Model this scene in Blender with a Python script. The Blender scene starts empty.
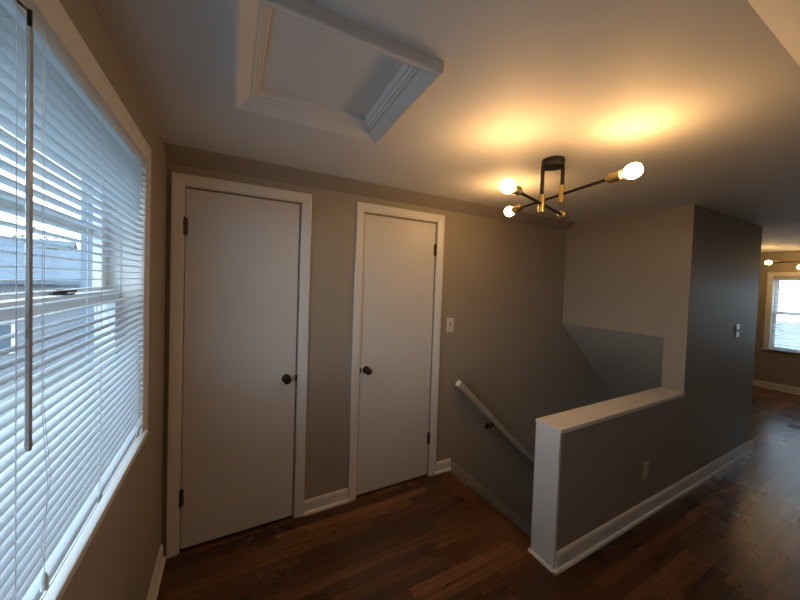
import bpy, bmesh, math, random
from mathutils import Vector, Matrix
random.seed(7)
scn = bpy.context.scene
COL = scn.collection
PI = math.pi

# ------------------------------------------------------------------ dimensions (metres, z = 0 at the floor)
CAM_H = 1.529
XL, YB, YF = -0.306, 2.055, -1.10       # window wall, door wall, wall behind the camera
H, HF = 2.187, 2.237                    # ceiling here and in the room beyond
YS, HS = 1.961, 2.117                   # ceiling edge and foot of the sloped band on the door wall
YC = 0.28                               # crease where the ceiling slopes down on the camera's side
XE, X1, X2, X3 = 1.556, 3.007, 4.50, 7.81
Y0, Y1 = 1.050, 1.192                   # the two faces of the stair wall
HC = 0.777                              # top of the half wall
XS = 1.585                              # head of the stairs
ZLOW = -2.2

# ------------------------------------------------------------------ materials
def new_mat(name):
    m = bpy.data.materials.new(name); m.use_nodes = True
    nt = m.node_tree
    return m, nt, nt.nodes, nt.links, nt.nodes['Principled BSDF']

def paint(name, col, rough=0.5, bump=0.08, scale=180.0, var=0.03, spec=0.5, metal=0.0, mott=3.0):
    m, nt, N, L, b = new_mat(name)
    tc = N.new('ShaderNodeTexCoord')
    nz = N.new('ShaderNodeTexNoise'); nz.inputs['Scale'].default_value = mott; nz.inputs['Detail'].default_value = 4
    L.new(tc.outputs['Object'], nz.inputs['Vector'])
    r = N.new('ShaderNodeValToRGB')
    r.color_ramp.elements[0].position = 0.3; r.color_ramp.elements[1].position = 0.7
    r.color_ramp.elements[0].color = (*[c * (1 - var) for c in col], 1)
    r.color_ramp.elements[1].color = (*[min(1, c * (1 + var)) for c in col], 1)
    L.new(nz.outputs['Fac'], r.inputs['Fac']); L.new(r.outputs['Color'], b.inputs['Base Color'])
    b.inputs['Roughness'].default_value = rough
    b.inputs['Metallic'].default_value = metal
    b.inputs['Specular IOR Level'].default_value = spec
    if bump:
        n2 = N.new('ShaderNodeTexNoise'); n2.inputs['Scale'].default_value = scale; n2.inputs['Detail'].default_value = 3
        L.new(tc.outputs['Object'], n2.inputs['Vector'])
        bp = N.new('ShaderNodeBump'); bp.inputs['Strength'].default_value = bump; bp.inputs['Distance'].default_value = 0.002
        L.new(n2.outputs['Fac'], bp.inputs['Height']); L.new(bp.outputs['Normal'], b.inputs['Normal'])
    return m

def wood_floor():
    m, nt, N, L, b = new_mat('oak_strip_floor')
    def math_(op, a, c=None, d=None):
        n = N.new('ShaderNodeMath'); n.operation = op
        for i, v in enumerate((a, c, d)):
            if v is None: continue
            if isinstance(v, (int, float)): n.inputs[i].default_value = v
            else: L.new(v, n.inputs[i])
        return n.outputs[0]
    tc = N.new('ShaderNodeTexCoord'); sp = N.new('ShaderNodeSeparateXYZ')
    L.new(tc.outputs['Object'], sp.inputs[0])
    X, Y = sp.outputs[0], sp.outputs[1]
    PW, PL = 0.064, 1.05
    yy = math_('DIVIDE', math_('ADD', Y, 4.0), PW)
    row = math_('FLOOR', yy); fy = math_('FRACT', yy)
    wn = N.new('ShaderNodeTexWhiteNoise'); wn.noise_dimensions = '1D'; L.new(row, wn.inputs['W'])
    xx = math_('ADD', math_('DIVIDE', math_('ADD', X, 4.0), PL), math_('MULTIPLY', wn.outputs['Value'], 7.3))
    col = math_('FLOOR', xx); fx = math_('FRACT', xx)
    cmb = N.new('ShaderNodeCombineXYZ'); L.new(row, cmb.inputs[0]); L.new(col, cmb.inputs[1])
    w2 = N.new('ShaderNodeTexWhiteNoise'); w2.noise_dimensions = '2D'; L.new(cmb.outputs[0], w2.inputs['Vector'])
    # grain, offset board by board
    gm = N.new('ShaderNodeCombineXYZ')
    L.new(math_('MULTIPLY', X, 1.6), gm.inputs[0]); L.new(math_('MULTIPLY', Y, 48.0), gm.inputs[1]); L.new(math_('MULTIPLY', w2.outputs['Value'], 40.0), gm.inputs[2])
    g = N.new('ShaderNodeTexNoise'); g.inputs['Scale'].default_value = 1.6; g.inputs['Detail'].default_value = 4; g.inputs['Distortion'].default_value = 0.1
    L.new(gm.outputs[0], g.inputs['Vector'])
    ramp = N.new('ShaderNodeValToRGB'); e = ramp.color_ramp.elements
    e[0].position = 0.0; e[0].color = (0.042, 0.017, 0.008, 1)
    e[1].position = 1.0; e[1].color = (0.200, 0.088, 0.032, 1)
    for p, c in ((0.3, (0.072, 0.029, 0.012, 1)), (0.7, (0.115, 0.046, 0.017, 1)), (0.9, (0.150, 0.062, 0.022, 1))):
        k = e.new(p); k.color = c
    L.new(w2.outputs['Value'], ramp.inputs['Fac'])
    gr = N.new('ShaderNodeMapRange'); gr.inputs['From Min'].default_value = 0.3; gr.inputs['From Max'].default_value = 0.7
    gr.inputs['To Min'].default_value = 0.55; gr.inputs['To Max'].default_value = 1.55
    L.new(g.outputs['Fac'], gr.inputs['Value'])
    mx = N.new('ShaderNodeMix'); mx.data_type = 'RGBA'; mx.blend_type = 'MULTIPLY'; mx.inputs['Factor'].default_value = 1
    L.new(ramp.outputs['Color'], mx.inputs['A'])
    cg = N.new('ShaderNodeCombineColor'); [L.new(gr.outputs[0], cg.inputs[i]) for i in range(3)]
    L.new(cg.outputs[0], mx.inputs['B'])
    # scuffed dusty wear
    s = N.new('ShaderNodeTexNoise'); s.inputs['Scale'].default_value = 2.1; s.inputs['Detail'].default_value = 3; s.inputs['Roughness'].default_value = 0.5
    L.new(tc.outputs['Object'], s.inputs['Vector'])
    sm = N.new('ShaderNodeMapRange'); sm.inputs['From Min'].default_value = 0.52; sm.inputs['From Max'].default_value = 0.78
    sm.inputs['To Min'].default_value = 0.0; sm.inputs['To Max'].default_value = 0.16
    L.new(s.outputs['Fac'], sm.inputs['Value'])
    mw = N.new('ShaderNodeMix'); mw.data_type = 'RGBA'; L.new(sm.outputs[0], mw.inputs['Factor'])
    L.new(mx.outputs['Result'], mw.inputs['A']); mw.inputs['B'].default_value = (0.16, 0.10, 0.065, 1)
    # gaps between boards
    ey = math_('MINIMUM', fy, math_('SUBTRACT', 1.0, fy)); ex = math_('MINIMUM', fx, math_('SUBTRACT', 1.0, fx))
    gy = math_('LESS_THAN', ey, 0.018); gx = math_('LESS_THAN', ex, 0.0016)
    gap = math_('MAXIMUM', gy, gx)
    mg = N.new('ShaderNodeMix'); mg.data_type = 'RGBA'; L.new(math_('MULTIPLY', gap, 0.85), mg.inputs['Factor'])
    L.new(mw.outputs['Result'], mg.inputs['A']); mg.inputs['B'].default_value = (0.012, 0.006, 0.003, 1)
    L.new(mg.outputs['Result'], b.inputs['Base Color'])
    ro = N.new('ShaderNodeMapRange'); ro.inputs['To Min'].default_value = 0.24; ro.inputs['To Max'].default_value = 0.33
    ro.inputs['From Min'].default_value = 0.3; ro.inputs['From Max'].default_value = 0.75
    L.new(s.outputs['Fac'], ro.inputs['Value']); L.new(ro.outputs[0], b.inputs['Roughness'])
    return m

def glass(name):
    m, nt, N, L, b = new_mat(name)
    out = N['Material Output']; N.remove(b)
    t = N.new('ShaderNodeBsdfTransparent'); t.inputs[0].default_value = (0.93, 0.97, 0.97, 1)
    gl = N.new('ShaderNodeBsdfGlossy'); gl.inputs['Roughness'].default_value = 0.02
    lw = N.new('ShaderNodeLayerWeight'); lw.inputs['Blend'].default_value = 0.5
    pw = N.new('ShaderNodeMath'); pw.operation = 'POWER'; pw.inputs[1].default_value = 4.5; L.new(lw.outputs['Facing'], pw.inputs[0])
    fr = N.new('ShaderNodeMath'); fr.operation = 'MULTIPLY_ADD'; fr.inputs[1].default_value = 0.45; fr.inputs[2].default_value = 0.03; L.new(pw.outputs[0], fr.inputs[0])
    mx = N.new('ShaderNodeMixShader')
    L.new(fr.outputs[0], mx.inputs[0]); L.new(t.outputs[0], mx.inputs[1]); L.new(gl.outputs[0], mx.inputs[2])
    L.new(mx.outputs[0], out.inputs[0])
    return m

def vinyl(name, col, trans):
    m, nt, N, L, b = new_mat(name)
    out = N['Material Output']
    b.inputs['Base Color'].default_value = (*col, 1); b.inputs['Roughness'].default_value = 0.4
    tr = N.new('ShaderNodeBsdfTranslucent'); tr.inputs[0].default_value = (*col, 1)
    tc = N.new('ShaderNodeTexCoord'); nz = N.new('ShaderNodeTexNoise'); nz.inputs['Scale'].default_value = 40
    L.new(tc.outputs['Object'], nz.inputs['Vector'])
    bp = N.new('ShaderNodeBump'); bp.inputs['Strength'].default_value = 0.03; L.new(nz.outputs['Fac'], bp.inputs['Height'])
    L.new(bp.outputs['Normal'], b.inputs['Normal'])
    mx = N.new('ShaderNodeMixShader'); mx.inputs[0].default_value = trans
    L.new(b.outputs[0], mx.inputs[1]); L.new(tr.outputs[0], mx.inputs[2]); L.new(mx.outputs[0], out.inputs[0])
    return m

def glow(name, col, strength):
    m, nt, N, L, b = new_mat(name)
    b.inputs['Base Color'].default_value = (0.9, 0.88, 0.82, 1)
    b.inputs['Emission Color'].default_value = (*col, 1); b.inputs['Emission Strength'].default_value = strength
    return m

M = {}
M['wall'] = paint('greige_wall_paint', (0.350, 0.305, 0.250), 0.48, 0.10, 160, 0.02, 0.36)
M['ceil'] = paint('ceiling_white_paint', (0.78, 0.76, 0.735), 0.65, 0.12, 120, 0.02)
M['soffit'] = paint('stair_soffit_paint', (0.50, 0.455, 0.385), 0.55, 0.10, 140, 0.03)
M['trim'] = paint('white_trim_paint', (0.76, 0.74, 0.71), 0.32, 0.03, 60, 0.02)
M['door'] = paint('white_door_paint', (0.68, 0.66, 0.63), 0.38, 0.05, 90, 0.03)
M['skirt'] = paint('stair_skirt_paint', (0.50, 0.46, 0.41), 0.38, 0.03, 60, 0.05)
M['floor'] = wood_floor()
M['tread'] = paint('stair_tread_stain', (0.10, 0.045, 0.02), 0.4, 0.1, 50, 0.25)
M['nose'] = paint('floor_nosing_oak', (0.115, 0.048, 0.018), 0.36, 0.1, 40, 0.3, mott=9)
M['bronze'] = paint('oil_rubbed_bronze', (0.045, 0.030, 0.022), 0.30, 0.0, var=0.2, metal=0.9)
M['hinge'] = paint('aged_hinge_bronze', (0.085, 0.058, 0.034), 0.45, 0.0, var=0.3, metal=0.6, mott=60)
M['black'] = paint('matte_black_metal', (0.007, 0.006, 0.005), 0.55, 0.0, var=0.1)
M['gold'] = paint('brushed_brass', (0.62, 0.45, 0.17), 0.30, 0.04, 200, 0.05, metal=1.0)
M['socket'] = paint('socket_dark_inside', (0.03, 0.022, 0.015), 0.6, 0.0)
M['plate'] = paint('ivory_plate_plastic', (0.72, 0.69, 0.60), 0.30, 0.0)
M['tanplate'] = paint('tan_plate_plastic', (0.60, 0.54, 0.44), 0.30, 0.0)
M['darkplate'] = paint('dark_plate_metal', (0.035, 0.030, 0.028), 0.35, 0.0)
M['steel'] = paint('satin_steel_plate', (0.80, 0.80, 0.80), 0.30, 0.0, metal=0.9)
M['slat'] = vinyl('white_vinyl_slat', (0.74, 0.77, 0.80), 0.42)
M['farslat'] = vinyl('thin_white_vinyl_slat', (0.86, 0.87, 0.90), 0.6)
M['cord'] = paint('white_cord', (0.75, 0.75, 0.74), 0.7, 0.0)
M['wand'] = paint('grey_acrylic_wand', (0.40, 0.37, 0.35), 0.22, 0.0)
M['sash'] = paint('white_vinyl_sash', (0.74, 0.76, 0.78), 0.35, 0.0)
M['glass'] = glass('window_glass')
M['bulb'] = glow('warm_bulb_glow', (1.0, 0.56, 0.21), 90.0)
M['dimbulb'] = glow('dimmer_bulb_glow', (1.0, 0.59, 0.19), 60.0)
M['bulbbase'] = paint('bulb_neck_white', (0.8, 0.78, 0.72), 0.3, 0.0)
M['vent'] = paint('brown_register_metal', (0.035, 0.028, 0.025), 0.4, 0.0, metal=0.5)
M['ext'] = paint('grey_blue_exterior_board', (0.20, 0.24, 0.30), 0.7, 0.1, 40, 0.05)
M['grass'] = paint('pale_gravel_ground', (0.17, 0.17, 0.16), 0.9, 0.3, 3, 0.3, mott=0.6)
M['hwall'] = paint('pale_house_siding', (0.17, 0.18, 0.20), 0.8, 0.1, 6, 0.05)
M['roof'] = paint('blue_grey_shingle_roof', (0.10, 0.12, 0.15), 0.85, 0.3, 8, 0.12)
M['brick'] = paint('brown_chimney_brick', (0.22, 0.13, 0.09), 0.9, 0.3, 14, 0.2)
M['hglass'] = paint('dark_house_pane', (0.08, 0.10, 0.13), 0.15, 0.0)
M['leaf'] = paint('grey_green_foliage', (0.10, 0.14, 0.08), 0.9, 0.4, 5, 0.35)
M['bark'] = paint('grey_bark', (0.16, 0.13, 0.11), 0.9, 0.4, 20, 0.2)

# ------------------------------------------------------------------ mesh builder
class MB:
    def __init__(s): s.bm = bmesh.new()
    def box(s, x0, x1, y0, y1, z0, z1, bev=0.0, seg=2):
        vs = [s.bm.verts.new(p) for p in ((x0,y0,z0),(x1,y0,z0),(x1,y1,z0),(x0,y1,z0),(x0,y0,z1),(x1,y0,z1),(x1,y1,z1),(x0,y1,z1))]
        fs = [s.bm.faces.new([vs[i] for i in f]) for f in ((3,2,1,0),(4,5,6,7),(0,1,5,4),(1,2,6,5),(2,3,7,6),(3,0,4,7))]
        if bev:
            es = list({e for f in fs for e in f.edges})
            bmesh.ops.bevel(s.bm, geom=es, offset=bev, segments=seg, affect='EDGES', profile=0.5)
        return s
    def prism(s, pts, axis, a, b):
        """polygon PTS in the plane across AXIS, extruded from a to b"""
        def P(p, t): return {'x': (t, p[0], p[1]), 'y': (p[0], t, p[1]), 'z': (p[0], p[1], t)}[axis]
        A = [s.bm.verts.new(P(p, a)) for p in pts]; B = [s.bm.verts.new(P(p, b)) for p in pts]
        n = len(pts)
        s.bm.faces.new(A[::-1]); s.bm.faces.new(B)
        for i in range(n): s.bm.faces.new((A[i], A[(i+1) % n], B[(i+1) % n], B[i]))
        return s
    def tube(s, p0, p1, r0, r1=None, n=16):
        p0, p1 = Vector(p0), Vector(p1); r1 = r0 if r1 is None else r1
        d = (p1 - p0).normalized(); q = d.to_track_quat('Z', 'Y')
        rings = []
        for p, r in ((p0, r0), (p1, r1)):
            rings.append([s.bm.verts.new(p + q @ Vector((r*math.cos(2*PI*i/n), r*math.sin(2*PI*i/n), 0))) for i in range(n)])
        s.bm.faces.new(rings[0][::-1]); s.bm.faces.new(rings[1])
        for i in range(n): s.bm.faces.new((rings[0][i], rings[0][(i+1) % n], rings[1][(i+1) % n], rings[1][i]))
        return s
    def lathe(s, prof, base, axis, n=24):
        """PROF: (radius, distance along AXIS from BASE)"""
        base = Vector(base); q = Vector(axis).normalized().to_track_quat('Z', 'Y')
        rings = []
        for r, t in prof:
            if r < 1e-6: rings.append([s.bm.verts.new(base + q @ Vector((0, 0, t)))])
            else: rings.append([s.bm.verts.new(base + q @ Vector((r*math.cos(2*PI*i/n), r*math.sin(2*PI*i/n), t))) for i in range(n)])
        for A, B in zip(rings, rings[1:]):
            if len(A) == 1 and len(B) == 1: continue
            for i in range(n):
                j = (i+1) % n
                if len(A) == 1: s.bm.faces.new((A[0], B[j], B[i]))
                elif len(B) == 1: s.bm.faces.new((A[i], A[j], B[0]))
                else: s.bm.faces.new((A[i], A[j], B[j], B[i]))
        if len(rings[0]) > 1: s.bm.faces.new(rings[0][::-1])
        if len(rings[-1]) > 1: s.bm.faces.new(rings[-1])
        return s
    def sweep(s, u0, u1, v0, v1, prof, mapf, closed):
        """mitred frame round a rectangle; PROF is (inward offset, height) going round; open = no bottom leg"""
        n = len(prof); rows = []
        for o, h in prof:
            if closed: pts = [(u0+o, v0+o), (u0+o, v1-o), (u1-o, v1-o), (u1-o, v0+o)]
            else: pts = [(u0+o, v0), (u0+o, v1-o), (u1-o, v1-o), (u1-o, v0)]
            rows.append([s.bm.verts.new(mapf(u, v, h)) for u, v in pts])
        for k in range(n):
            A, B = rows[k], rows[(k+1) % n]
            for i in range(4 if closed else 3):
                j = (i+1) % 4
                s.bm.faces.new((A[i], A[j], B[j], B[i]))
        if not closed:
            s.bm.faces.new([r[0] for r in rows]); s.bm.faces.new([r[3] for r in rows][::-1])
        return s
    def build(s, name, mat, parent=None, origin=None, smooth=False, bevel=0.0):
        bmesh.ops.recalc_face_normals(s.bm, faces=s.bm.faces)
        me = bpy.data.meshes.new(name)
        if parent is not None:
            w = parent.get('_o', (0, 0, 0))
            origin = w
        if origin is not None: bmesh.ops.translate(s.bm, verts=s.bm.verts, vec=-Vector(origin))
        s.bm.to_mesh(me); s.bm.free()
        o = bpy.data.objects.new(name, me); COL.objects.link(o)
        me.materials.append(mat)
        if smooth:
            for p in me.polygons: p.use_smooth = True
            me.set_sharp_from_angle(angle=math.radians(38))
        if parent is not None: o.parent = parent; o['_o'] = parent.get('_o', (0, 0, 0))
        elif origin is not None: o.location = origin; o['_o'] = tuple(origin)
        else: o['_o'] = (0, 0, 0)
        if bevel:
            md = o.modifiers.new('edge', 'BEVEL'); md.width = bevel; md.segments = 2; md.limit_method = 'ANGLE'; md.angle_limit = math.radians(40)
        return o

def tag(o, label=None, cat=None, group=None, kind=None):
    if label: o['label'] = label
    if cat: o['category'] = cat
    if group: o['group'] = group
    if kind: o['kind'] = kind
    return o
def thing(name, loc, label, cat=None, group=None, kind=None):
    o = bpy.data.objects.new(name, None); COL.objects.link(o); o.location = loc; o.empty_display_size = 0.05
    o['_o'] = tuple(loc)
    return tag(o, label, cat, group, kind)
def struct(o, label): return tag(o, label, None, None, 'structure')

# ------------------------------------------------------------------ floor, ceiling
f = MB()
f.box(XL, XS-0.001, YF, YB, -0.03, 0); f.box(XS-0.001, X3, YF, Y1, -0.03, 0); f.box(X2-0.1, X3, Y1, YB, -0.03, 0)
fl = struct(f.build('floor', M['floor']), 'dark brown worn strip wood floor running towards the far room')
MB().box(1.505, XS+0.018, Y1, YB-0.001, -0.028, 0.0012, 0.0006).build('stair_nosing', M['nose'], fl)
c = MB(); c.prism([(YC, H), (YS, H), (YB+0.1, HS-0.036*2), (YB+0.1, H+0.28), (YC, H+0.28)], 'x', XL-0.2, X2)
c.bm.free(); c = MB()
# hatch opening cut out: x HX0..HX1, y HY0..HY1
HX0, HX1, HY0, HY1 = 0.040, 0.528, 0.830, 1.302
for a in ((XL-0.2, HX0, YC, YB), (HX1, X2, YC, YB), (HX0, HX1, YC, HY0), (HX0, HX1, HY1, YB)):
    c.box(a[0], a[1], a[2], a[3], H, H+0.12)
c.prism([(YC, H), (YC, H+0.12), (YF-0.1, H+0.12), (YF-0.1, 1.33), (YF, 1.39)], 'x', XL-0.2, X2)
struct(c.build('ceiling', M['ceil']), 'white painted ceiling above the stair landing, sloping down on the side opposite the doors')
struct(MB().box(X2-0.0, X3+0.2, YF-0.1, YB+0.1, HF, HF+0.12).build('ceiling_far', M['ceil']), 'white ceiling of the room beyond the stairs')
cl = MB(); cl.box(X2-0.12, X2-0.001, YF-0.1, YB+0.1, H+0.001, HF+0.12)
struct(cl.build('trim_1', M['ceil']), 'step between the two ceiling heights over the passage')

# ------------------------------------------------------------------ door wall with sloped band
WT = 0.14
D1 = (-0.222, 0.372, 2.0); D2 = (0.807, 1.404, 2.0)
w = MB()
def seg(x0, x1, z0, z1, y0=YB, y1=YB+0.06): w.box(x0, x1, y0, y1, z0, z1)
g = 0.004
seg(XL-0.2, D1[0]-g, ZLOW, HS); seg(D1[1]+g, D2[0]-g, ZLOW, HS); seg(D2[1]+g, 5.2, ZLOW, HS)
for d in (D1, D2): seg(d[0]-g, d[1]+g, 2.0+g, HS); seg(d[0]-g, d[1]+g, ZLOW, -0.002)
w.box(XL-0.2, 5.2, YB+0.06, YB+WT, ZLOW, H+0.12)
w.box(X2-0.05, X3+0.2, YB, YB+WT, -0.05, HF+0.05)
w.prism([(YB+0.06, HS), (YB, HS), (YS, H), (YS, H+0.02), (YB+0.06, H+0.02)], 'x', XL-0.2, X1+0.02)
wb = struct(w.build('wall_back', M['wall']), 'greige wall holding the two white doors, with a narrow sloped band under the ceiling')

CAS = [(0.0, 0.0), (0.0, 0.016), (0.006, 0.019), (0.020, 0.018), (0.050, 0.012), (0.058, 0.009), (0.060, 0.0)]
def door(name, d, casx, hinge_left, label):
    s0, s1, st = d
    r = thing(name, (s0 if hinge_left else s1, YB, 0), label, kind='structure')
    MB().sweep(casx[0], casx[1], 0.0, 2.07, CAS, lambda u, v, h: (u, YB - h, v), False).build('casing', M['trim'], r)
    slab = MB().box(s0, s1, YB+0.004, YB+0.039, 0.012, st, 0.0015, 1).build('door_panel', M['door'], r)
    MB().box(s0-g+0.0005, s1+g-0.0005, YB+0.042, YB+0.0595, 0.0, st+g-0.0005).build('gap_shade_back', M['black'], r)  # black sheet behind the panel, paints the shade in the gaps round it
    MB().box(s0-g+0.0005, s1+g-0.0005, YB+0.0008, YB+0.041, -0.0019, -0.0004).build('gap_shade_strip', M['black'], r)  # black strip below the panel, shade of the bottom gap put in as colour
    # hinges: knuckle with ball tips and two leaf edges
    hx = s0-0.002 if hinge_left else s1+0.002
    for z in (1.795, 0.305):
        h = MB(); h.tube((hx, YB-0.008, z-0.045), (hx, YB-0.008, z+0.045), 0.0065, n=14)
        for q in (-0.027, -0.009, 0.009, 0.027): h.tube((hx, YB-0.008, z+q-0.0008), (hx, YB-0.008, z+q+0.0008), 0.0072, n=14)
        h.lathe([(0, 0.0), (0.004, 0.002), (0.0045, 0.005), (0, 0.008)], (hx, YB-0.008, z+0.045), (0, 0, 1), 12)
        h.lathe([(0, 0.0), (0.004, 0.002), (0.0045, 0.005), (0, 0.008)], (hx, YB-0.008, z-0.045), (0, 0, -1), 12)
        sg = 1 if hinge_left else -1
        h.box(hx-0.013, hx+0.013, YB-0.005, YB+0.0045, z-0.044, z+0.044)
        h.build('hinge', M['hinge'], r, smooth=True)
    kx = 0.315 if hinge_left else 0.853
    k = MB().lathe([(r_*0.86, t_) for r_, t_ in [(0, 0.0), (0.031, 0.0), (0.0315, 0.003), (0.029, 0.006), (0.016, 0.009), (0.0115, 0.013), (0.0105, 0.026), (0.013, 0.031),
              (0.022, 0.036), (0.0268, 0.044), (0.0275, 0.050), (0.0255, 0.057), (0.019, 0.063), (0.010, 0.066), (0, 0.0665)]], (kx, YB+0.004, 0.907), (0, -1, 0), 28)
    k.build('door_knob', M['bronze'], r, smooth=True)
    lx = s1 + 0.002 if hinge_left else s0 - 0.002
    MB().box(lx-0.0055, lx+0.006, YB-0.0115, YB+0.003, 0.891, 0.925, 0.0015, 1).build('strike_plate', M['hinge'], r)
    return r
door('door_1', D1, (-0.284, 0.4415), True, 'flat white door nearest the window, hinged on its window side, knob on the other')
door('door_2', D2, (0.743, 1.4735), False, 'flat white door beside the stairs, hinged on the stair side, knob on the other')

# ------------------------------------------------------------------ window wall
WY0, WY1, WZ0, WZ1 = 0.02, 1.552, 0.885, 1.968
w = MB(); T = 0.20
for a in ((YF-0.1, WY0, -0.3, H+0.1), (WY1, YB+WT, -0.3, H+0.1), (WY0, WY1, -0.3, WZ0), (WY0, WY1, WZ1, H+0.1)):
    w.box(XL-0.135, XL, *a)
wl = struct(w.build('wall_left', M['wall']), 'greige wall around the window with the white blind')
w = MB()
for a in ((YF-0.2, WY0, -3.3, H+0.1), (WY1, YB+0.3, -3.3, H+0.1), (WY0, WY1, -3.3, WZ0), (WY0, WY1, WZ1, H+0.1)):
    w.box(XL-0.174, XL-0.1355, *a)
MBx = w.build('exterior_cladding', M['ext'], wl)

win = thing('window_1', (XL, 0.8, WZ0), 'wide white double hung window behind the half open blind near the camera', kind='structure')
CASW = [(0.0, 0.0), (0.0, 0.014), (0.006, 0.0165), (0.020, 0.016), (0.052, 0.011), (0.060, 0.009), (0.062, 0.0)]
MB().sweep(WY0-0.062, WY1+0.055, WZ0, WZ1+0.066, [(o*1.0, h) for o, h in CASW], lambda u, v, h: (XL + h, u, v), False).build('casing', M['trim'], win)
j = MB()
j.box(XL-0.134, XL+0.002, WY1-0.007, WY1-0.0005, WZ0, WZ1-0.001); j.box(XL-0.134, XL+0.002, WY0+0.0005, WY0+0.007, WZ0, WZ1-0.001)
j.box(XL-0.134, XL+0.002, WY0+0.007, WY1-0.007, WZ1-0.008, WZ1-0.001)
j.build('jamb', M['trim'], win)
j = MB()   # parting stops in the side jambs
for y in (WY1-0.0135, WY0+0.0065):
    for dx in (0.060, 0.094, 0.128): j.box(XL-dx-0.004, XL-dx, y+0.001, y+0.007, WZ0+0.03, WZ1-0.009)
j.build('parting_stop', M['sash'], win)
MB().box(XL-0.134, XL+0.024, WY0-0.085, WY1+0.085, WZ0-0.0, WZ0+0.022, 0.004).build('stool', M['trim'], win) if False else None
st = MB(); st.box(XL-0.134, XL, WY0+0.0005, WY1-0.0005, WZ0+0.0005, WZ0+0.022)
st.box(XL+0.0005, XL+0.0235, WY0-0.04, WY1+0.024, WZ0+0.0005, WZ0+0.022, 0.003)
st.build('sill', M['trim'], win)
def sash(name, x0, x1, z0, z1, parent, y0, y1, top=0.04, bot=0.045, side=0.042):
    s_ = MB()
    s_.box(x0, x1, y0, y0+side, z0, z1); s_.box(x0, x1, y1-side, y1, z0, z1)
    s_.box(x0, x1, y0+side, y1-side, z1-top, z1); s_.box(x0, x1, y0+side, y1-side, z0, z0+bot)
    o = s_.build(name, M['sash'], parent, bevel=0.002)
    xm = (x0+x1)/2
    MB().box(xm-0.002, xm+0.002, y0+side-0.006, y1-side+0.006, z0+bot-0.006, z1-top+0.006).build('pane', M['glass'], o)
    return o
ZM = 1.455
sash('lower_sash', XL-0.090, XL-0.062, WZ0+0.022, ZM+0.014, win, WY0+0.014, WY1-0.014)
sash('upper_sash', XL-0.126, XL-0.098, ZM-0.022, WZ1-0.008, win, WY0+0.014, WY1-0.014)
MB().box(XL-0.1335, XL-0.1275, WY0+0.014, WY1-0.014, 1.667, 1.700).build('storm_rail', M['sash'], win)
for y in (1.13, 0.45):
    lk = MB(); z = ZM + 0.014
    lk.box(XL-0.091, XL-0.064, y-0.034, y+0.034, z+0.0002, z+0.004, 0.001, 1)
    lk.lathe([(0.013, 0.0), (0.013, 0.008), (0.009, 0.012), (0, 0.013)], (XL-0.078, y-0.012, z+0.004), (0, 0, 1), 16)
    lk.prism([(XL-0.083, y-0.02), (XL-0.072, y-0.02), (XL-0.066, y+0.052), (XL-0.071, y+0.056)], 'z', z+0.006, z+0.013)
    lk.build('sash_lock', M['bronze'], win)

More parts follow.
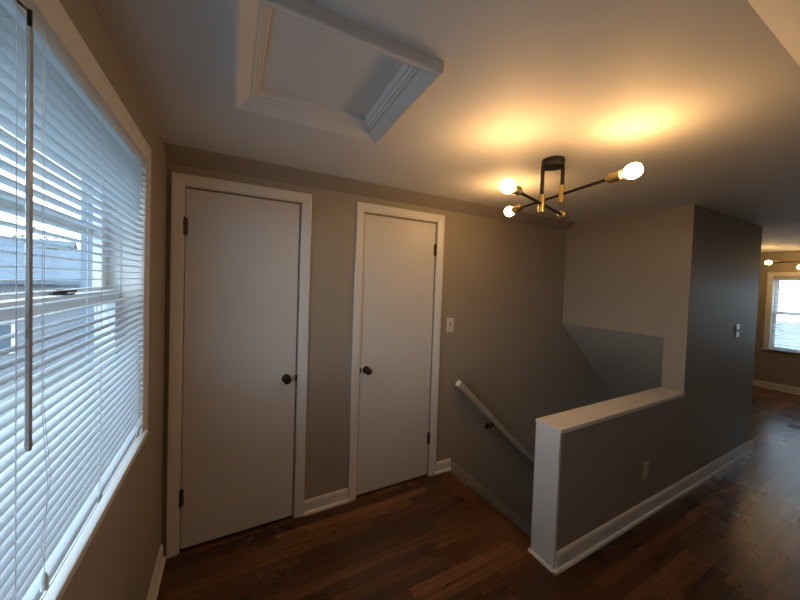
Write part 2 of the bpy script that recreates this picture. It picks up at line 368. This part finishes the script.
# ------------------------------------------------------------------ blinds
def blind(name, loc, xc, y0, y1, ztop, zbot, pitch, width, label, tilt, face=1, wand=None, ladders=(), head=0.040, group=None, crown=0.0016, sm='slat'):
    r = thing(name, loc, label, 'blind', group)
    b = MB(); n = int((ztop - head - 0.012 - (zbot + 0.02)) / pitch)
    zs = [ztop - head - 0.012 - pitch * (i + 0.35) for i in range(n)]
    ca, sa = math.cos(tilt), math.sin(tilt)
    for z in zs:
        pts = []
        for k in range(7):
            t = k / 6 - 0.5; u = t * width; v = crown * (1 - (2*t)**2) * 1.0
            pts.append((xc + face * (u * ca - v * sa), z + u * sa + v * ca))
        poly = pts + [(p[0] - face*0.0, p[1] - 0.0006) for p in reversed(pts)]
        b.prism(poly, 'y', y0, y1)
    b.build('slats', M[sm], r, smooth=True)
    MB().box(xc - 0.015, xc + 0.013, y0, y1, ztop - head + 0.012, ztop - 0.001, 0.002).build('headrail', M['slat'], r)
    v = MB(); xv = xc + face * 0.0155
    v.prism([(xv - 0.0015, ztop - head), (xv + 0.0015, ztop - head), (xv + 0.0025, ztop - head*0.5), (xv + 0.0015, ztop - 0.001), (xv - 0.0015, ztop - 0.001)], 'y', y0 - 0.002, y1 + 0.002)
    v.build('valance', M['slat'], r)
    MB().box(xc - 0.0125, xc + 0.0125, y0, y1, zbot, zbot + 0.016, 0.004).build('bottom_rail', M['slat'], r)
    for y in ladders:
        c_ = MB()
        for dx in (-width/2 - 0.001, width/2 + 0.001): c_.tube((xc + dx, y, zbot + 0.008), (xc + dx, y, ztop - head + 0.012), 0.0007, n=6)
        for z in zs: c_.tube((xc - width/2 - 0.001, y, z - 0.0012), (xc + width/2 + 0.001, y, z - 0.0012), 0.0005, n=5)
        c_.build('ladder_cord', M['cord'], r)
        cl_ = MB(); cl_.box(xc + face*width/2 + 0.0005, xc + face*width/2 + 0.003, y - 0.012, y + 0.012, zbot + 0.001, zbot + 0.019); cl_.build('rail_clip', M['slat'], r)
    if wand:
        wy, wz0 = wand; xw = xc + face * 0.030
        k = MB(); k.tube((xc + face*0.014, wy, ztop - 0.030), (xw, wy, ztop - 0.045), 0.002, n=8)
        k.tube((xw, wy, ztop - 0.041), (xw, wy, ztop - 0.066), 0.0032, n=8)
        k.build('wand_hook', M['bronze'], r)
        MB().lathe([(0.0035, 0), (0.0042, 0.006), (0.0042, 0.5), (0.0042, ztop - 0.066 - wz0 - 0.02), (0.0048, ztop - 0.066 - wz0 - 0.008), (0.0035, ztop - 0.066 - wz0)], (xw, wy, ztop - 0.066), (0.0, 0, -1), 6).build('tilt_wand', M['wand'], r)
        k = MB(); cy_ = wy + 0.055
        for q, dz_ in ((0.0, 0.0), (0.006, 0.02)):
            pts = [Vector((xw - 0.006, cy_ + q, ztop - 0.034)), Vector((xw - 0.006, cy_ + q, 1.30)), Vector((xw - 0.006, cy_ + 0.02 + q*2, 1.16)), Vector((xw - 0.006, cy_ + 0.012 - q*2, 1.06)), Vector((xw - 0.006, cy_ + 0.012, 1.00 + dz_))]
            for A, B in zip(pts, pts[1:]): k.tube(A, B, 0.0005, n=6)
        k.build('lift_cord', M['cord'], r)
        MB().lathe([(0.002, 0), (0.004, 0.006), (0.0055, 0.026), (0.0045, 0.030), (0, 0.031)], (xw - 0.006, cy_ + 0.012, 1.002), (0, 0, -1), 12).build('cord_tassel', M['cord'], r)
    return r
b1 = blind('window_blind', (XL, 0.8, WZ1), XL + 0.004, WY0+0.012, WY1-0.018, WZ1-0.009, 0.943, 0.0215, 0.025,
      'white slatted blind with a grey wand, half open over the near window', math.radians(4), 1, (0.692, 1.250), (0.30, 0.70, 1.06, 1.43))

# ------------------------------------------------------------------ attic hatch in the ceiling
hx0, hx1, hy0, hy1 = -0.004, 0.543, 0.786, 1.345
ht = thing('attic_hatch', ((hx0+hx1)/2, (hy0+hy1)/2, H), 'square attic access hatch in the ceiling framed by white stepped moulding', 'hatch')
HT = [(0.0, 0.0), (0.0, 0.029), (0.004, 0.033), (0.012, 0.032), (0.046, 0.010), (0.049, 0.006), (0.049, 0.0)]
def skew(u, v): return u + 0.055*(v - hy0)*(u - hx0)/(hx1 - hx0)
MB().sweep(hx0, hx1, hy0, hy1, HT, lambda u, v, h: (skew(u, v), v, H - 0.0005 - h), True).build('frame', M['trim'], ht)
HS2 = [(0.0495, -0.030), (0.0495, 0.004), (0.056, 0.006), (0.060, 0.000), (0.066, 0.000), (0.069, -0.009), (0.077, -0.010), (0.081, -0.018), (0.082, -0.030)]
MB().sweep(hx0, hx1, hy0, hy1, HS2, lambda u, v, h: (skew(u, v), v, H - h), True).build('stop_moulding', M['trim'], ht)
MB().box(HX0+0.005, HX1-0.005, HY0+0.005, HY1-0.005, H+0.0305, H+0.045).build('panel', M['ceil'], ht)

# ------------------------------------------------------------------ stair wall, half wall, soffit
hw = struct(MB().box(XE+0.018, X1, Y0, Y1, ZLOW, HC-0.025).build('wall_half', M['wall']), 'low greige half wall guarding the open stairs, capped in white')
cp = MB().box(XE-0.001, X1-0.0005, Y0-0.008, Y1+0.007, HC-0.0248, HC, 0.002).build('cap', M['trim'], hw); cp['label'] = 'white painted wooden cap board'
MB().box(XE, XE+0.0178, Y0-0.004, Y1+0.004, 0.0, HC-0.025, 0.002).build('end_board', M['trim'], hw)
s_ = MB()
s_.box(X1, X2, Y0, Y1, ZLOW, HF+0.1)                                       # long wall beside the passage
s_.box(X2-0.12, X2, Y1, YB, -0.02, HF+0.1)                                 # its return round the end
s_.box(X1, X1+0.10, Y1, YB-0.0005, 1.172, H+0.1)                           # bulkhead over the stairs
struct(s_.build('wall_stair', M['wall']), 'tall greige wall past the half wall, carrying the dark switch plate and the bulkhead over the stairs')
so = MB(); zb = 1.172; k = 0.905
so.prism([(X1+0.0005, zb), (X1+2.1, zb-2.1*k), (X1+2.1, zb-2.1*k+0.12), (X1+0.0995, zb+0.03), (X1+0.0005, zb-0.0)][:4], 'y', Y1+0.0005, YB-0.0005)
struct(so.build('ceiling_stair', M['soffit']), 'pale sloped soffit over the descending stairs under the bulkhead')
es = MB().box(5.1, 5.2, Y1, YB, ZLOW, -0.03)
struct(es.build('wall_landing', M['wall']), 'wall at the foot of the stairs')

# stairs
R_, G_ = 0.192, 0.2135
sb = MB(); n = 11
pts = [(XS, -0.0305)]
x, z = XS, 0.0
prof = [(XS+0.0005, ZLOW), (XS+0.0005, -0.0305)]
for i in range(n):
    z -= R_; prof.append((x+0.0005, z - 0.0)); x += G_; prof.append((x+0.0005, z))
prof.append((x+0.0005, ZLOW))
stairs = sb.prism(prof, 'y', Y1+0.001, YB-0.014).build('stairs', M['tread'])
struct(stairs, 'dark stained stairs going down between the half wall and the door wall')
nz = MB()
for i in range(n):
    xs = XS + G_*i; zz = -R_*(i+1)
    if i < n-1: nz.box(xs+G_-0.01, xs+G_+0.02, Y1+0.001, YB-0.014, zz+0.0002, zz+0.012, 0.004)
nz.build('nosings', M['nose'], stairs)
struct(MB().box(XS, 5.2, Y1, YB, ZLOW-0.05, ZLOW).build('floor_landing', M['floor']), 'floor at the foot of the stairs')

# ------------------------------------------------------------------ baseboards
BP = [(0, 0), (0.0, 0.092), (0.004, 0.092), (0.009, 0.084), (0.012, 0.072), (0.012, 0.0)]
SHOE = [(0.012, 0.0), (0.012, 0.021), (0.017, 0.020), (0.022, 0.015), (0.024, 0.008), (0.024, 0.0)]
def base_run(mb, axis, a, b, off, sgn, bp=BP, z0=0.0):
    for P in (bp, SHOE):
        pts = [(off + sgn*o, z + z0) for o, z in P]
        mb.prism(pts, axis, a, b)
m_ = MB(); base_run(m_, 'x', D1[1]+0.0695, D2[0]-0.064, YB, -1); base_run(m_, 'x', D2[1]+0.0695, 1.626, YB, -1)
struct(m_.build('baseboard_back', M['trim']), 'short white baseboards beside the two doors on the door wall')
m_ = MB(); base_run(m_, 'y', YF, YB-0.022, XL, 1)
struct(m_.build('baseboard_left', M['trim']), 'white baseboard under the window')
m_ = MB(); BQ = [(0, 0), (0.0, 0.104), (0.004, 0.104), (0.009, 0.096), (0.012, 0.084), (0.012, 0.0)]
base_run(m_, 'x', XE+0.018, X2+0.022, Y0, -1, BQ)
base_run(m_, 'y', Y0-0.022, YB, X2, 1, BQ)
m_.prism([(XE-0.001, 0.0), (XE-0.001, 0.018), (XE-0.006, 0.017), (XE-0.012, 0.008), (XE-0.012, 0.0)], 'y', Y0-0.024, Y1+0.012)
m_.prism([(Y0-0.005, 0.0), (Y0-0.005, 0.018), (Y0-0.019, 0.017), (Y0-0.024, 0.008), (Y0-0.024, 0.0)], 'x', XE-0.012, XE+0.0178)
struct(m_.build('baseboard_stair', M['trim']), 'white baseboard and shoe moulding along the half wall and the tall stair wall')
m_ = MB(); base_run(m_, 'y', YF, YB, X3, -1, BQ)
struct(m_.build('baseboard_far', M['trim']), 'white baseboard below the window of the far room')
# skirt board following the stairs down the door wall
sk = MB(); q = R_/G_
x0, x1 = 1.6265, 4.6
sk.prism([(x0, 0.092), (x0, -0.10), (x0+0.06, -0.2), (x1, -0.2 - (x1-x0-0.06)*q), (x1, 0.092 - (x1-x0)*q)], 'y', YB-0.0125, YB-0.0005)
struct(sk.build('trim_2', M['skirt'], bevel=0.002), 'sloping skirt board that follows the stairs down the door wall')

# ------------------------------------------------------------------ handrail
hr = thing('handrail', (1.63, YB, 0.74), 'pale wooden handrail sloping down the door wall beside the stairs', 'handrail')
dz = -0.917
rail = MB()
a0 = Vector((1.635, YB-0.062, 0.735)); L_ = 2.6
dirv = Vector((1, 0, dz)).normalized(); nrm = Vector((-dirv.z, 0, dirv.x))
def rail_ring(t, rad):
    base = a0 + dirv * t; out = []
    for u, v in ((-0.017,-0.025),(0.017,-0.025),(0.021,-0.019),(0.021,0.017),(0.015,0.025),(-0.015,0.025),(-0.021,0.017),(-0.021,-0.019)):
        out.append(base + Vector((0, u*rad, 0)) + nrm * v * rad)
    return out
rings = [[rail.bm.verts.new(p) for p in rail_ring(t, s)] for t, s in ((0, 0.93), (0.003, 1), (L_-0.003, 1), (L_, 0.93))]
rail.bm.faces.new(rings[0][::-1]); rail.bm.faces.new(rings[-1])
for A, B in zip(rings, rings[1:]):
    for i in range(8): rail.bm.faces.new((A[i], A[(i+1) % 8], B[(i+1) % 8], B[i]))
rl = rail.build('rail', M['skirt'], hr)
ec = MB(); rr = [[ec.bm.verts.new(p) for p in rail_ring(t, s)] for t, s in ((-0.0045, 0.97), (-0.0005, 1.0))]
ec.bm.faces.new(rr[0][::-1]); ec.bm.faces.new(rr[1])
for i in range(8): ec.bm.faces.new((rr[0][i], rr[0][(i+1) % 8], rr[1][(i+1) % 8], rr[1][i]))
e_ = ec.build('end_cap', M['trim'], hr); e_['label'] = 'white painted upper end'
for t in (0.555, 1.9):
    p = a0 + dirv * t - nrm * 0.025
    bk = MB()
    bk.lathe([(0, 0), (0.026, 0), (0.026, 0.003), (0.020, 0.007), (0, 0.009)], (p.x, YB-0.0002, p.z-0.055), (0, -1, 0), 18)
    pts = [Vector((p.x, YB-0.006, p.z-0.055)), Vector((p.x, YB-0.035, p.z-0.050)), Vector((p.x, YB-0.056, p.z-0.030)), Vector((p.x, YB-0.062, p.z-0.004))]
    for A, B in zip(pts, pts[1:]): bk.tube(A, B, 0.0075, n=10)
    q1, q2 = p + dirv*-0.03, p + dirv*0.03
    bk.tube((q1.x, q1.y, q1.z-0.003), (q2.x, q2.y, q2.z-0.003), 0.0035, n=8)
    bk.build('bracket', M['black'], hr, smooth=True)

# ------------------------------------------------------------------ switch and socket plates
def wall_plate(name, x, z, yw, label, cat, kind, pm, tm):
    wd = 0.07 if kind != 'double' else 0.115
    r = thing(name, (x, yw, z), label, cat)
    MB().box(x-wd/2, x+wd/2, yw-0.0055, yw-0.0003, z-0.0575, z+0.0575, 0.0022, 2).build('cover_plate', pm, r)
    if kind == 'toggle':
        MB().box(x-0.007, x+0.007, yw-0.0075, yw-0.004, z-0.014, z+0.014).build('toggle_slot', M['darkplate'], r)
        MB().prism([(yw-0.005, z-0.008), (yw-0.018, z+0.006), (yw-0.018, z+0.011), (yw-0.005, z+0.008)], 'x', x-0.004, x+0.004).build('toggle', tm, r)
        screws = ((x, z+0.032), (x, z-0.032))
    elif kind == 'outlet':
        for q in (-0.021, 0.021):
            so_ = MB().lathe([(0, 0), (0.0165, 0), (0.0165, 0.003), (0, 0.0032)], (x, yw-0.0052, z+q), (0, -1, 0), 24).build('receptacle', pm, r)
            sl = MB(); sl.box(x-0.007, x-0.005, yw-0.0092, yw-0.0078, z+q-0.002, z+q+0.007); sl.box(x+0.005, x+0.007, yw-0.0092, yw-0.0078, z+q-0.001, z+q+0.007)
            sl.tube((x, yw-0.0078, z+q-0.008), (x, yw-0.0092, z+q-0.008), 0.0022, n=8)
            sl.build('slots', M['darkplate'], so_)
        screws = ((x, z),)
    else:
        for q in (-0.023, 0.023):
            MB().prism([(yw-0.005, z-0.033), (yw-0.0085, z-0.033), (yw-0.0115, z+0.0), (yw-0.0085, z+0.033), (yw-0.005, z+0.033)], 'x', x+q-0.0165, x+q+0.0165).build('rocker', tm, r)
        screws = ((x-0.023, z+0.048), (x+0.023, z+0.048), (x-0.023, z-0.048), (x+0.023, z-0.048))
    for sx, sz in screws:
        MB().lathe([(0, 0), (0.0032, 0), (0.0025, 0.0012), (0, 0.0014)], (sx, yw-0.0054, sz), (0, -1, 0), 10).build('screw', M['hinge'], r)
    return r
wall_plate('light_switch', 1.574, 1.203, YB, 'ivory toggle switch plate on the wall above the handrail', 'switch', 'toggle', M['plate'], M['plate'])
wall_plate('wall_outlet', 2.492, 0.318, Y0, 'tan outlet plate low on the half wall', 'outlet', 'outlet', M['tanplate'], M['tanplate'])
wall_plate('light_switch', 4.005, 1.203, Y0, 'shiny pale switch plate with a dark middle on the tall stair wall', 'switch', 'toggle', M['steel'], M['darkplate'])

# ------------------------------------------------------------------ ceiling lights
def ceiling_light(loc, rot, label, extra, group, lamp='bulb'):
    """loc: where the canopy meets the ceiling; rods cross below it"""
    r = thing('ceiling_light', loc, label, 'ceiling light', group); r['_o'] = (0, 0, 0); r.rotation_euler = (0, 0, rot)
    MB().lathe([(0, 0.0005), (0.052, 0.0005), (0.054, 0.004), (0.054, 0.036), (0.051, 0.040), (0, 0.0405)], (0, 0, 0), (0, 0, -1), 36).build('canopy', M['black'], r, smooth=True)
    zA, zB = -0.227-extra, -0.175-extra
    A0, A1 = Vector((-0.400, -0.085, zA)), Vector((0.330, 0.142, zA))
    B0, B1 = Vector((0.138, 0.385, zB)), Vector((-0.008, -0.380, zB))
    for (sx, sy, z) in ((-0.045, 0.024, zA), (0.045, -0.025, zB)):
        MB().tube((sx, sy, -0.038), (sx, sy, z+0.045), 0.0095, n=14).build('stem', M['black'], r, smooth=True)
        cl_ = MB().lathe([(0.0135, 0), (0.0155, 0.002), (0.0155, 0.088), (0.0135, 0.090)], (sx, sy, z-0.045), (0, 0, 1), 20)
        cl_.build('clamp', M['gold'], r, smooth=True)
    for P, Q, lit, sc in ((A0, A1, (True, False), (-0.045, 0.024)), (B0, B1, (True, True), (0.045, -0.025))):
        d = (Q-P).normalized()
        # slide the rod sideways so that it runs through its clamp
        s = Vector((sc[0], sc[1], P.z)); off = (s-P) - d*((s-P).dot(d)); P = P + off; Q = Q + off
        MB().tube(P + d*0.095, Q - d*0.095, 0.0068, n=12).build('rod', M['black'], r, smooth=True)
        for E, o, on in ((P, -d, lit[0]), (Q, d, lit[1])):
            b0 = E - o*0.097
            sk_ = MB().lathe([(0.0, -0.012), (0.010, -0.012), (0.012, -0.009), (0.0125, -0.002), (0.0205, 0.002), (0.0215, 0.006), (0.0215, 0.060), (0.0195, 0.061), (0.0165, 0.040), (0.0, 0.029)], b0, o, 24)
            so_ = sk_.build('socket', M['gold'], r, smooth=True)
            if on:
                MB().lathe([(0.0125, 0.032), (0.0125, 0.058), (0.0135, 0.066), (0.0, 0.0662)], b0, o, 20).build('bulb_neck', M['bulbbase'], so_, smooth=True)
                bb = [(0.0135, 0.0665), (0.019, 0.074), (0.026, 0.084), (0.0302, 0.096), (0.031, 0.106), (0.0285, 0.118), (0.022, 0.128), (0.012, 0.134), (0, 0.1355)]
                MB().lathe([(0, 0.0664)] + bb, b0, o, 24).build('bulb', M[lamp], r, smooth=True)
            else:
                k_ = MB().lathe([(0.0170, 0.0465), (0.0198, 0.0622), (0.0218, 0.0615), (0.0218, 0.050), (0.0220, 0.0500), (0.0220, 0.0635), (0.0150, 0.0635), (0.0145, 0.040), (0, 0.039), (0, 0.0385), (0.0155, 0.0385)], b0, o, 20).build('socket_liner', M['socket'], so_)
    return r
ceiling_light((1.445, 1.079, H), 0.0, 'black and brass ceiling light with crossed rods, over the stair landing', 0.0, None)
ceiling_light((7.03, 1.17, HF), math.radians(190), 'distant black ceiling light with crossed rods, in the far room', 0.05, None, 'dimbulb')

# ------------------------------------------------------------------ far room
FY0, FY1, FZ0, FZ1 = 0.10, 1.672, 0.63, 1.835
w = MB()
for a in ((YF-0.1, FY0, -0.3, HF+0.1), (FY1, YB+WT, -0.3, HF+0.1), (FY0, FY1, -0.3, FZ0), (FY0, FY1, FZ1, HF+0.1)):
    w.box(X3, X3+0.16, *a)
struct(w.build('wall_far', M['wall']), 'greige end wall of the far room with a window')
fw = thing('window_2', (X3, 0.9, FZ0), 'white double hung window on the end wall of the far room', kind='structure')
MB().sweep(FY0-0.06, FY1+0.06, FZ0, FZ1+0.07, CASW, lambda u, v, h: (X3 - h, u, v), False).build('casing', M['trim'], fw)
j = MB()
j.box(X3, X3+0.155, FY1-0.007, FY1-0.0005, FZ0, FZ1-0.001); j.box(X3, X3+0.155, FY0+0.0005, FY0+0.007, FZ0, FZ1-0.001)
j.box(X3, X3+0.155, FY0+0.007, FY1-0.007, FZ1-0.008, FZ1-0.001); j.box(X3+0.04, X3+0.155, 0.86, 0.91, FZ0+0.02, FZ1-0.008)
j.build('jamb', M['trim'], fw)
s_ = MB(); s_.box(X3-0.022, X3+0.155, FY0+0.0005, FY1-0.0005, FZ0+0.0005, FZ0+0.02, 0.003); s_.box(X3-0.022, X3-0.0005, FY0-0.08, FY1+0.08, FZ0+0.0005, FZ0+0.02)
s_.build('sill', M['trim'], fw)
for y0, y1 in ((0.911, FY1-0.008), (FY0+0.008, 0.859)):
    sash('lower_sash', X3+0.062, X3+0.090, FZ0+0.02, 1.262, fw, y0, y1)
    sash('upper_sash', X3+0.098, X3+0.126, 1.225, FZ1-0.008, fw, y0, y1)
blind('window_blind', (X3, 1.3, FZ1), X3+0.030, 0.915, FY1-0.030, FZ1-0.009, FZ0+0.045, 0.046, 0.050,
      'white slatted blind on the far room window', math.radians(22), -1, None, (1.02, 1.56), 0.05, None, 0.003, 'farslat')
struct(MB().box(XL-0.2, X3+0.2, YF-0.1, YF, -0.05, HF+0.05).build('wall_right', M['wall']), 'greige wall opposite the doors')
v = thing('floor_vent', (5.86, 0.955, 0), 'small dark metal floor register set in the wood floor of the far room', 'vent')
vx0, vx1, vy0, vy1 = 5.81, 5.91, 0.81, 1.06
MB().sweep(vx0, vx1, vy0, vy1, [(0, 0), (0.003, 0.004), (0.016, 0.005), (0.018, 0.0)], lambda a, b, h: (a, b, 0.0004+h), True).build('frame', M['vent'], v)
q = MB()
for i in range(11):
    yy = vy0 + 0.026 + i*0.0198; q.prism([(yy, 0.0008), (yy+0.012, 0.0035), (yy+0.013, 0.0035), (yy+0.003, 0.0008)], 'x', vx0+0.0185, vx1-0.0185)
q.build('louvres', M['vent'], v)

# ------------------------------------------------------------------ outside
GZ = -3.2
struct(MB().box(-90, 90, -90, 120, GZ-0.2, GZ).build('ground', M['grass']), 'pale gravel ground outside below the windows')
def house(x, y, rot, wx, wy, eave, ridge, label, chim=None):
    r = thing('house', (x, y, GZ), label, 'house'); r['_o'] = (0, 0, 0); r.rotation_euler = (0, 0, rot)
    MB().prism([(-wy/2, 0.0), (wy/2, 0.0), (wy/2, eave), (0, ridge-0.15), (-wy/2, eave)], 'x', -wx/2, wx/2).build('wall', M['hwall'], r)
    o = 0.45; t = 0.18; sl = (ridge-eave)/(wy/2)
    rf = MB().prism([(-wy/2-o, eave-o*sl+0.02), (0, ridge+0.02), (wy/2+o, eave-o*sl+0.02), (wy/2+o, eave-o*sl+t+0.02), (0, ridge+t+0.02), (-wy/2-o, eave-o*sl+t+0.02)], 'x', -wx/2-0.4, wx/2+0.4).build('roof', M['roof'], r)
    for sx in (-wx*0.3, 0.0, wx*0.3):
        for sy in (-1, 1):
            wf = MB().box(sx-0.55, sx+0.55, sy*(wy/2+0.03)-0.05, sy*(wy/2+0.03)+0.05, 1.0, 2.4).build('window', M['sash'], r)
            MB().box(sx-0.45, sx+0.45, sy*(wy/2+0.06)-0.03, sy*(wy/2+0.06)+0.03, 1.1, 2.3).build('pane', M['hglass'], wf)
    if chim is not None: MB().box(chim-0.4, chim+0.4, -0.35, 0.35, ridge-0.6, ridge+0.9).build('chimney', M['brick'], rf)
house(-9.6, 25.0, 0.12, 17, 9, 4.25, 5.75, 'pale neighbouring house with a long blue-grey roof seen through the near blind', None)
house(-24, 53, 0.15, 13, 9, 5.6, 8.3, 'more distant house with a brick chimney seen through the near blind', -2.0)
def tree(x, y, h, rad, label):
    t = thing('tree', (x, y, GZ), label, 'tree')
    rnd = random.Random(int(x*10)); m_ = MB()
    m_.tube((x, y, GZ), (x+0.2, y, GZ+h*0.55), 0.22, 0.12, 10)
    for k_ in range(5):
        a = k_*1.3; m_.tube((x+0.1, y, GZ+h*0.4), (x+math.cos(a)*rad*0.6, y+math.sin(a)*rad*0.6, GZ+h*0.75), 0.09, 0.03, 7)
    m_.build('trunk', M['bark'], t, smooth=True)
    c_ = MB()
    for k_ in range(420):
        u = rnd.random()*2*PI; q_ = rnd.uniform(-1, 1); rr_ = rad*(0.55+0.45*rnd.random())
        p = Vector((x+rr_*math.sqrt(1-q_*q_)*math.cos(u), y+rr_*math.sqrt(1-q_*q_)*math.sin(u), GZ+h*0.68+rr_*0.85*q_))
        s_ = rnd.uniform(0.12, 0.3); ax = Vector((rnd.uniform(-1, 1), rnd.uniform(-1, 1), rnd.uniform(-1, 1))).normalized()
        e1 = ax.orthogonal().normalized()*s_; e2 = ax.cross(e1).normalized()*s_*0.6; nn = ax*s_*0.15
        vs = [c_.bm.verts.new(p+w_) for w_ in (e1, e2, -e1, -e2, nn, -nn)]
        for i in range(4):
            c_.bm.faces.new((vs[i], vs[(i+1) % 4], vs[4])); c_.bm.faces.new((vs[(i+1) % 4], vs[i], vs[5]))
    c_.build('crown', M['leaf'], t)
tree(-13.4, 39, 8.0, 2.0, 'leafy tree rising just behind the nearer blue-grey roof')
tree(-27, 70, 13.0, 3.2, 'broad leafy tree behind the more distant house with the chimney')

# ------------------------------------------------------------------ daylight
wd = bpy.data.worlds.new('overcast_sky'); scn.world = wd; wd.use_nodes = True
N, L = wd.node_tree.nodes, wd.node_tree.links
bg = N['Background']
tc = N.new('ShaderNodeTexCoord'); sp = N.new('ShaderNodeSeparateXYZ'); L.new(tc.outputs['Generated'], sp.inputs[0])
rp = N.new('ShaderNodeValToRGB'); L.new(sp.outputs[2], rp.inputs['Fac'])
rp.color_ramp.elements[0].color = (0.68, 0.84, 1.0, 1); rp.color_ramp.elements[1].color = (0.50, 0.73, 1.0, 1)
nz = N.new('ShaderNodeTexNoise'); nz.inputs['Scale'].default_value = 3; nz.inputs['Detail'].default_value = 5; L.new(tc.outputs['Generated'], nz.inputs['Vector'])
mr = N.new('ShaderNodeMapRange'); mr.inputs['From Min'].default_value = 0.4; mr.inputs['From Max'].default_value = 0.65; mr.inputs['To Max'].default_value = 0.6; L.new(nz.outputs['Fac'], mr.inputs['Value'])
mx = N.new('ShaderNodeMix'); mx.data_type = 'RGBA'; L.new(mr.outputs[0], mx.inputs['Factor']); L.new(rp.outputs['Color'], mx.inputs['A']); mx.inputs['B'].default_value = (0.82, 0.92, 1.0, 1)
L.new(mx.outputs['Result'], bg.inputs['Color']); bg.inputs['Strength'].default_value = 4.6

# ------------------------------------------------------------------ camera
yaw, pitch, roll = 0.492544, -0.025613, -0.033501
F = Vector((math.sin(yaw)*math.cos(pitch), math.cos(yaw)*math.cos(pitch), math.sin(pitch)))
R0 = Vector((math.cos(yaw), -math.sin(yaw), 0)); U0 = R0.cross(F)
Rv = R0*math.cos(roll) - U0*math.sin(roll); Uv = U0*math.cos(roll) + R0*math.sin(roll)
cam = bpy.data.cameras.new('camera'); co = bpy.data.objects.new('camera', cam); COL.objects.link(co)
co.matrix_world = Matrix(((Rv.x, Uv.x, -F.x, 0), (Rv.y, Uv.y, -F.y, 0), (Rv.z, Uv.z, -F.z, CAM_H), (0, 0, 0, 1)))
cam.sensor_fit = 'HORIZONTAL'; cam.sensor_width = 36.0; cam.lens = 315.2987 * 36.0 / 800.0
cam.shift_y = -8.98 / 800.0
cam.clip_start = 0.02; cam.clip_end = 400
scn.camera = co

for o in scn.objects:
    if '_o' in o: del o['_o']
vs = scn.view_settings
vs.view_transform = 'Standard'; vs.look = 'None'; vs.gamma = 1.0; vs.use_curve_mapping = False
vs.exposure = 0.32
scn.cycles.use_adaptive_sampling = False; scn.cycles.sample_clamp_indirect = 6.0
scn.cycles.max_bounces = 12; scn.cycles.diffuse_bounces = 8; scn.cycles.transparent_max_bounces = 16
